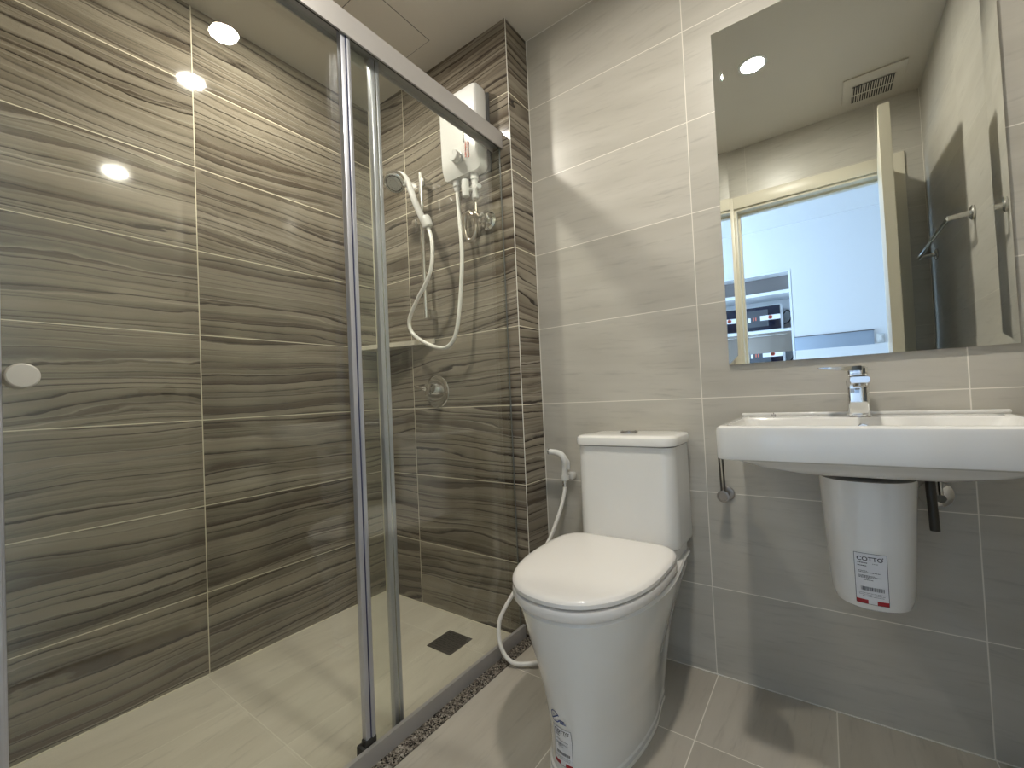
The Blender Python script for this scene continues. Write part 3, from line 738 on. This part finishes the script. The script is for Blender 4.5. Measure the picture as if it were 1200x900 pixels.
zz = [0.402, 0.404, 0.407, 0.412, 0.420, 0.430, 0.46, 0.50, 0.55, 0.60, 0.64, 0.67, 0.690]
loft(b, [ped_ring(z) for z in zz])
pm = obj('shell', b, M['porcelain'], pd)
def ped_surf(s0, z0):
    def f(s, t):
        z = z0+t; k = s0; e = 1e-3; p = Vector((*ped_pt(z, k), z)); steps = max(1, int(abs(s)/0.001)); ds = s/steps
        for _ in range(steps):
            q = Vector((*ped_pt(z, k+e), z)); k += ds*e/(q-p).length; p = Vector((*ped_pt(z, k), z))
        n = (Vector((*ped_pt(z, k+e), z))-p).cross(Vector((0, 0, 1))).normalized()
        if n.y > 0: n = -n
        return p, n
    return f
product_label(ped_surf(-0.02, 0.424), pd, 0.056, 0.112)

# plumbing right of the shroud
t = thing('waste_pipe', 'black waste hose with chrome wall rosette beside the basin shroud', 'pipe', (1.985, 0, 0.62))
b = bmesh.new(); lathe(b, (1.985, -0.0005, 0.618), (0, -1, 0), [(0, 0.034), (0.006, 0.034), (0.014, 0.027), (0.016, 0.019), (0.020, 0.019), (0.022, 0.012)]); obj('rosette', b, M['chrome'], t)
b = bmesh.new(); lathe(b, (1.985, -0.030, 0.618), (0, -1, 0), [(0, 0.016), (0.014, 0.016), (0.016, 0.010), (0.028, 0.010)], 8)
tube(b, [(1.985, -0.052, 0.618), (1.984, -0.052, 0.640), (1.984, -0.05, 0.66)], 0.006, 10); obj('stop_valve', b, M['chrome'], t)
b = bmesh.new(); tube(b, [(1.960, -0.1, 0.696), (1.9615, -0.1, 0.66), (1.9650, -0.1, 0.552)], 0.0092, 14); obj('hose', b, M['dark_pipe'], t)
# paper-roll hanger left of the basin
t = thing('roll_holder', 'thin metal paper roll holder on the wall below the left end of the basin', 'paper holder', (1.512, 0, 0.575))
b = bmesh.new(); lathe(b, (1.5135, -0.0005, 0.577), (0, -1, 0), [(0, 0.021), (0.005, 0.021), (0.007, 0.018), (0.007, 0.007), (0.045, 0.007)]); obj('wall_plate', b, M['roll_metal'], t)
b = bmesh.new(); lathe(b, (1.509, -0.045, 0.577), (0, -1, 0), [(0, 0.016), (0.006, 0.0175), (0.008, 0.0175), (0.009, 0.013), (0.007, 0.012)]); obj('end_disc', b, M['roll_metal'], t)
for dx, y in ((-0.004, -0.047), (0.004, -0.040)):
    b = bmesh.new(); tube(b, [(1.5095+dx, y, 0.580), (1.508+dx, y, 0.64), (1.5065+dx, y, 0.703)], 0.0028, 10); obj('rod', b, M['dark_pipe'], t)
b = bmesh.new(); tube(b, [(1.5025, -0.047, 0.703), (1.5105, -0.040, 0.703)], 0.0030, 10); obj('crossbar', b, M['dark_pipe'], t)

# ------------------------------------------------------------------ shower fittings
# corner shelf
b = bmesh.new(); z0, z1_ = 1.160, 1.180
tri = [(0.0005, YD-0.0005), (0.402, YD-0.0005), (0.402, YD-0.010), (0.012, -0.262), (0.0005, -0.262)]
loft(b, [[(x, y, z) for x, y in tri] for z in (z0, z1_)])
tag(obj('corner_shelf', b, M['shower_floor_tile'], smooth=False), 'cream stone corner shelf in the shower below the slide rail', 'shelf')
# drain
t = thing('floor_drain', 'square dark slotted floor drain in the shower floor', 'drain', (0.584, -0.309, -0.006))
obj('plate', BX(0.524, 0.643, -0.371, -0.248, -0.0058, -0.0030, bev=0.001), M['drain'], t)
b = bmesh.new()
for j in range(9):
    for i in range(5):
        y = -0.360+j*0.0118; x = 0.532+i*0.0205+(0.008 if j % 2 else 0)
        if x+0.016 < 0.640: box(b, x, x+0.0155, y, y+0.0055, -0.0034, -0.0026)
o_ = obj('slot_shade', b, M['black'], t)  # black bars on the plate give the shade inside the slots
# mixer valve
t = thing('shower_mixer', 'round chrome shower mixer valve on the dark tiles under the shelf', 'shower valve', (0.405, YD, 0.947))
b = bmesh.new(); lathe(b, (0.405, YD-0.0005, 0.947), (0, -1, 0), [(0, 0.071), (0.003, 0.071), (0.007, 0.066), (0.009, 0.045), (0.010, 0.030)], 48); obj('escutcheon', b, M['chrome'], t)
b = bmesh.new(); lathe(b, (0.400, YD-0.008, 0.958), (0, -1, 0), [(0, 0.028), (0.030, 0.026), (0.048, 0.024), (0.052, 0.018)], 32); hb = obj('hub', b, M['chrome'], t)
b = bmesh.new(); tube(b, [(0.400, YD-0.045, 0.958), (0.378, YD-0.062, 0.962), (0.345, YD-0.072, 0.972)], lambda q: 0.010-0.003*q, 14, smooth=5); obj('lever', b, M['chrome'], t)
# water heater
HX0, HX1, HZ0, HZ1, HY = 0.556, 0.757, 1.792, 2.126, YD-0.083
t = thing('water_heater', 'white electric shower water heater on the dark tiled wall', 'water heater', ((HX0+HX1)/2, YD, HZ0))
def hring(y, i, zt=0, zb=0, r=0.022):
    pts = rrect(HX0+i, HX1-i, HZ0+i+zb, HZ1-i-zt, r, 0, n=6)
    out = []
    for x, z, _ in pts:
        u_ = (z-HZ0)/(HZ1-HZ0); ns = 0.010*(1-u_)    # slightly narrower at the foot
        xm = (HX0+HX1)/2; out.append((xm+(x-xm)*(1-ns*5/1), y, z))
    return out
b = bmesh.new()
loft(b, [hring(YD-0.0130, 0.006), hring(YD-0.022, 0.002), hring(YD-0.030, 0.0), hring(HY+0.018, 0.0, 0, 0), hring(HY+0.007, 0.003, 0.003, 0.022), hring(HY+0.001, 0.008, 0.010, 0.044), hring(HY, 0.012, 0.016, 0.048)])
hbod = obj('cover', b, M['plastic'], t, ang=22)
b = BX(HX0+0.004, HX1+0.003, YD-0.0125, YD-0.0005, HZ0+0.006, HZ1-0.015, bev=0.003); obj('back_plate', b, M['plate_dark'], t)
KX, KZ = 0.655, 1.855
b = bmesh.new(); lathe(b, (KX, HY-0.001, KZ), (0, -1, 0), [(0, 0.026), (0.003, 0.026), (0.004, 0.0225), (0.026, 0.0215), (0.028, 0.019)], 36); kb = obj('dial_knob', b, M['plastic'], t); kb['label'] = 'round grey-white dial knob'
b = BX(KX-0.0012, KX+0.0012, HY-0.0300, HY-0.0275, KZ+0.003, KZ+0.017); obj('pointer', b, M['plastic_grey'], kb)
# print on the heater cover
b = bmesh.new(); rnd = random.Random(3)
for cx_, c0, c1_ in ((0.698, 1.842, 1.900), (0.712, 1.836, 1.895)):
    z = c0
    while z < c1_:
        hh = rnd.uniform(0.004, 0.008)
        box(b, cx_-0.005, cx_-0.005+rnd.uniform(0.004, 0.010), HY-0.0030, HY-0.0018, z, z+hh*0.35); box(b, cx_-0.002+rnd.uniform(-0.003, 0.004), cx_+0.001+rnd.uniform(0, 0.003), HY-0.0030, HY-0.0018, z, z+hh)
        z += hh+0.003
pr = obj('red_print', b, M['orange_ink'], t)
b = bmesh.new()
for cx_, c0, c1_ in ((0.690, 1.905, 1.955),):
    z = c0
    while z < c1_:
        hh = rnd.uniform(0.003, 0.006); box(b, cx_-0.004, cx_+rnd.uniform(0, 0.005), HY-0.0030, HY-0.0018, z, z+hh*0.5); z += hh+0.002
obj('grey_print', b, M['niche_grey'], t)
b = bmesh.new(); loft(b, [[(x, y, z) for x, z in ((0.572, 2.062), (0.604, 2.062), (0.572, 2.092))] for y in (HY-0.0016, HY-0.0030)]); obj('warning_sticker', b, M['yellow'], t)
b = bmesh.new(); lathe(b, (0.607, -0.186, HZ0+0.004), (0, 0, -1), [(0, 0.0155), (0.026, 0.0155), (0.028, 0.012), (0.046, 0.0105)]); obj('hose_outlet', b, M['plastic_grey'], t)
# inlet valve, coil and rosette
t = thing('inlet_valve', 'white inlet stop valve with coiled steel pipe under the water heater', 'valve', (0.705, YD, 1.62))
b = bmesh.new(); lathe(b, (0.700, -0.184, HZ0+0.003), (0, 0, -1), [(0, 0.016), (0.026, 0.016), (0.028, 0.0125), (0.045, 0.012), (0.048, 0.0145), (0.062, 0.0145), (0.064, 0.012), (0.080, 0.012), (0.082, 0.0145), (0.100, 0.0145)], 20)
lathe(b, (0.700, -0.184, 1.735), (0.75, -0.3, -0.1), [(0, 0.008), (0.026, 0.008), (0.027, 0.010), (0.036, 0.010)], 16)
obj('valve_body', b, M['plastic'], t)
b = bmesh.new(); lathe(b, (0.694, -0.192, 1.730), (-0.6, -0.7, 0), [(0, 0.007), (0.02, 0.007)], 14)
tube(b, [(0.676, -0.212, 1.765), (0.674, -0.213, 1.74), (0.676, -0.212, 1.700)], lambda q: 0.0155-0.003*abs(q-0.5), 14); obj('valve_lever', b, M['plastic'], t)
b = bmesh.new(); lathe(b, (0.700, -0.184, 1.694), (0, 0, -1), [(0, 0.010), (0.012, 0.010), (0.013, 0.006), (0.02, 0.006)], 8); obj('compression_nut', b, M['satin'], t)
b = bmesh.new()
cxx, cz_, rx, rz = 0.672, 1.590, 0.028, 0.055
pts = [(0.700, -0.184, 1.675), (0.701, -0.185, 1.62)]
for i in range(1, 9):
    a = -i*2*PI/9.0
    pts.append((cxx+rx*math.cos(a), -0.186-0.0014*i, cz_+rz*math.sin(a)))
pts += [(0.708, -0.198, 1.630), (0.730, -0.196, 1.608)]
tube(b, pts, 0.0078, 12, smooth=8); obj('coiled_pipe', b, M['steel_pipe'], t)
b = bmesh.new(); lathe(b, (0.732, YD-0.0005, 1.608), (0, -1, 0), [(0, 0.036), (0.005, 0.036), (0.013, 0.029), (0.015, 0.015), (0.036, 0.014), (0.038, 0.017), (0.050, 0.017), (0.052, 0.010)], 36)
obj('wall_rosette', b, M['chrome'], t)
# slide rail with hand shower
BXX, BYY = 0.405, YD-0.050
t = thing('slide_rail', 'chrome vertical slide rail for the hand shower on the dark tiles', 'shower rail', (BXX, YD, 1.27))
b = bmesh.new(); lathe(b, (BXX, BYY, 1.262), (0, 0, 1), [(0, 0.0085), (0.002, 0.0100), (0.630, 0.0100), (0.632, 0.0085)], 24); obj('bar', b, M['chrome_satin'], t)
for z in (1.282, 1.850):
    obj('wall_bracket', BX(BXX-0.006, BXX+0.020, BYY-0.002, YD-0.0005, z-0.019, z+0.019, bev=0.004), M['satin'], t)
b = BX(BXX-0.016, BXX+0.026, BYY-0.018, BYY+0.017, 1.664, 1.700, bev=0.006)
lathe(b, (BXX-0.014, BYY-0.004, 1.682), (-1, 0, 0), [(0, 0.009), (0.008, 0.009), (0.010, 0.017), (0.020, 0.019), (0.030, 0.017), (0.035, 0.009)], 24)
obj('slider', b, M['chrome_satin'], t)
b = bmesh.new(); lathe(b, (0.476, -0.224, 1.630), Vector((-0.30, -0.16, 0.94)), [(0, 0.0165), (0.004, 0.0205), (0.040, 0.0215), (0.046, 0.019)], 24); obj('holder_cup', b, M['plastic'], t)
t = thing('hand_shower', 'hand shower with grey round head and white hose hung on the slide rail', 'shower head', (0.43, -0.22, 1.67))
hb0, hb1 = Vector((0.450, -0.222, 1.655)), Vector((0.330, -0.268, 1.852))
b = bmesh.new(); tube(b, [(0.462, -0.222, 1.636), (0.455, -0.224, 1.650), (0.440, -0.234, 1.690), (0.421, -0.244, 1.745), (0.404, -0.250, 1.798), (0.390, -0.256, 1.838), (0.372, -0.266, 1.862), (0.352, -0.274, 1.866)], lambda q: 0.0165-0.0035*math.sin(q*PI)+0.006*max(0, q-0.7)/0.3, 22, smooth=8)
obj('handle', b, M['plastic'], t)
HC = Vector((0.352, -0.286, 1.842)); hd = Vector((0.16, -0.56, -0.80)).normalized()
b = bmesh.new(); lathe(b, HC-hd*0.020, hd, [(0, 0.012), (0.003, 0.028), (0.012, 0.043), (0.024, 0.047), (0.036, 0.046), (0.039, 0.043)], 40)
hs = obj('head_shell', b, M['chrome_satin'], t)
b = bmesh.new(); lathe(b, HC+hd*0.0185, hd, [(0, 0.0405), (0.002, 0.0405), (0.003, 0.036), (0.0005, 0.035), (0.0005, 0.0315), (0.004, 0.0305), (0.005, 0.024), (0.002, 0.023), (0.002, 0.0215), (0.0055, 0.0205), (0.006, 0.0)], 40); obj('spray_plate', b, M['plastic_grey'], hs)
b = bmesh.new(); lathe(b, HC+hd*0.0192, hd, [(0, 0.0352), (0.0014, 0.0352), (0.0014, 0.0313), (0, 0.0313)], 40); obj('spray_ring', b, M['plate_dark'], hs)
b = bmesh.new(); lathe(b, (0.386, -0.272, 1.822), hd, [(-0.01, 0.008), (0.012, 0.008), (0.015, 0.005)], 14); obj('mode_button', b, M['chrome_satin'], hs)
for rg, cnt in ((0.0375, 20), (0.018, 10)):
    b = bmesh.new(); x_, y_ = frame(hd)
    for i in range(cnt):
        a = 2*PI*i/cnt; lathe(b, HC+hd*0.0205+(x_*math.cos(a)+y_*math.sin(a))*rg+hd*(0.002 if cnt == 10 else 0), hd, [(0, 0.0016), (0.0022, 0.0012)], 6)
    obj('nozzles', b, M['niche_grey'], hs)
hp = [(0.607, -0.186, 1.765), (0.608, -0.186, 1.745), (0.615, -0.19, 1.676), (0.631, -0.2, 1.497), (0.617, -0.2, 1.345), (0.594, -0.205, 1.201), (0.558, -0.205, 1.139), (0.502, -0.205, 1.124), (0.408, -0.21, 1.156), (0.336, -0.215, 1.209), (0.328, -0.22, 1.266), (0.409, -0.235, 1.343), (0.475, -0.240, 1.412), (0.502, -0.240, 1.477), (0.504, -0.238, 1.557), (0.482, -0.228, 1.610), (0.466, -0.223, 1.636)]
hp[11] = (0.400, -0.232, 1.343)
b = bmesh.new(); tube(b, hp, 0.0080, 14, smooth=8); obj('hose', b, M['hose'], t)

# ------------------------------------------------------------------ hall furniture (seen in the mirror)
KX0, KX1, KY0, KY1 = 0.70, 1.577, RY-0.355, RY+0.002
t = thing('kitchen_cabinet', 'tall white open cabinet in the next room, seen in the mirror', 'cabinet', (1.14, RY-0.17, 0))
f_ = -0.0
b = bmesh.new()
CY1 = KY1
for a in ((KX1-0.018, KX1, KY0, CY1, 0.0, 1.965), (KX0, KX0+0.018, KY0, CY1, 0.0, 1.965), (KX0+0.018, KX1-0.018, KY0, CY1, 1.947, 1.965), (KX0+0.018, KX1-0.018, KY0, CY1, 1.755, 1.785), (KX0+0.018, KX1-0.018, KY0, CY1, 1.405, 1.432), (KX0+0.018, KX1-0.018, KY0, CY1, 1.00, 1.03), (KX0+0.018, KX1-0.018, KY0, KY0+0.01, 1.03, 1.755)):
    box(b, *a, bev=0.001, seg=1)
obj('carcass', b, M['cabinet_white'], t)
obj('back_panel', BX(KX0+0.019, KX1-0.019, KY0+0.001, KY0+0.20, 1.7855, 1.9465), M['niche_grey'], t)
for x0 in (KX0+0.020, (KX0+KX1)/2+0.002):
    x1 = x0+(KX1-KX0)/2-0.023
    d = obj('door', BX(x0, x1, CY1-0.018, CY1-0.001, 1.035, 1.404, bev=0.001), M['cabinet_beige'], t)
    obj('handle', BX(x0+0.03, x1-0.03, CY1-0.001, CY1+0.012, 1.375, 1.383), M['satin'], d)
obj('lower_door', BX(KX0+0.020, KX1-0.020, CY1-0.018, CY1-0.001, 0.08, 0.998, bev=0.001), M['cabinet_white'], t)
sx = 1.0
RB = RY-0.345
t = thing('microwave_oven', 'black microwave oven with white sticker on the cabinet shelf, seen in the mirror', 'microwave', (1.25, RB+0.16, 1.433))
b = BX(1.02, 1.492, RB+0.02, RB+0.30, 1.436, 1.668, bev=0.006); obj('housing', b, M['cabinet_white'], t)
b = BX(1.03, 1.478, RB+0.300, RB+0.312, 1.442, 1.662, bev=0.003); dr = obj('door', b, M['mw_black'], t)
obj('window', BX(1.05, 1.38, RB+0.3115, RB+0.314, 1.475, 1.63), M['mw_grey'], dr)
st = obj('sticker', BX(1.315, 1.478, RB+0.3130, RB+0.3146, 1.530, 1.575), M['paper'], dr)
b = bmesh.new()
for i in range(6):
    a = i*PI/3; lathe(b, (1.398+0.010*math.cos(a), RB+0.3140, 1.555+0.010*math.sin(a)), (0, 1, 0), [(0, 0.009), (0.0015, 0.009)], 10)
obj('flower_print', b, M['orange_ink'], st)
obj('small_sticker', BX(1.215, 1.235, RB+0.3130, RB+0.3146, 1.525, 1.565), M['paper'], dr)
for x in (1.255, 1.275): obj('printed_digit', BX(x, x+0.008, RB+0.3130, RB+0.3146, 1.535, 1.565), M['orange_ink'], dr)
b = bmesh.new(); tube(b, [(1.492, RB+0.10, 1.60), (1.52, RB+0.14, 1.625), (1.55, RB+0.16, 1.60), (1.552, RB+0.16, 1.55), (1.53, RB+0.14, 1.51), (1.492, RB+0.12, 1.50)], 0.005, 10, smooth=6); obj('power_cord', b, M['rubber'], t)
t = thing('wall_panel', 'grey-blue rectangular wall panel beside the cabinet in the next room', 'panel', (1.86, RY, 1.21))
obj('board', BX(1.580, 2.128, RY+0.0005, RY+0.012, 1.02, 1.335, bev=0.002), M['panel_blue'], t)
obj('frame_strip', BX(1.580, 2.133, RY+0.0005, RY+0.018, 1.3355, 1.341, bev=0.001), M['niche_grey'], t)
t = thing('light_switch', 'grey wall switch in the next room beside the door edge', 'switch', (2.165, RY, 1.26))
obj('plate', BX(2.145, 2.195, RY+0.0005, RY+0.010, 1.225, 1.300, bev=0.003), M['plastic_grey'], t)
obj('rocker', BX(2.158, 2.182, RY+0.0095, RY+0.014, 1.245, 1.280, bev=0.002), M['plastic'], t)
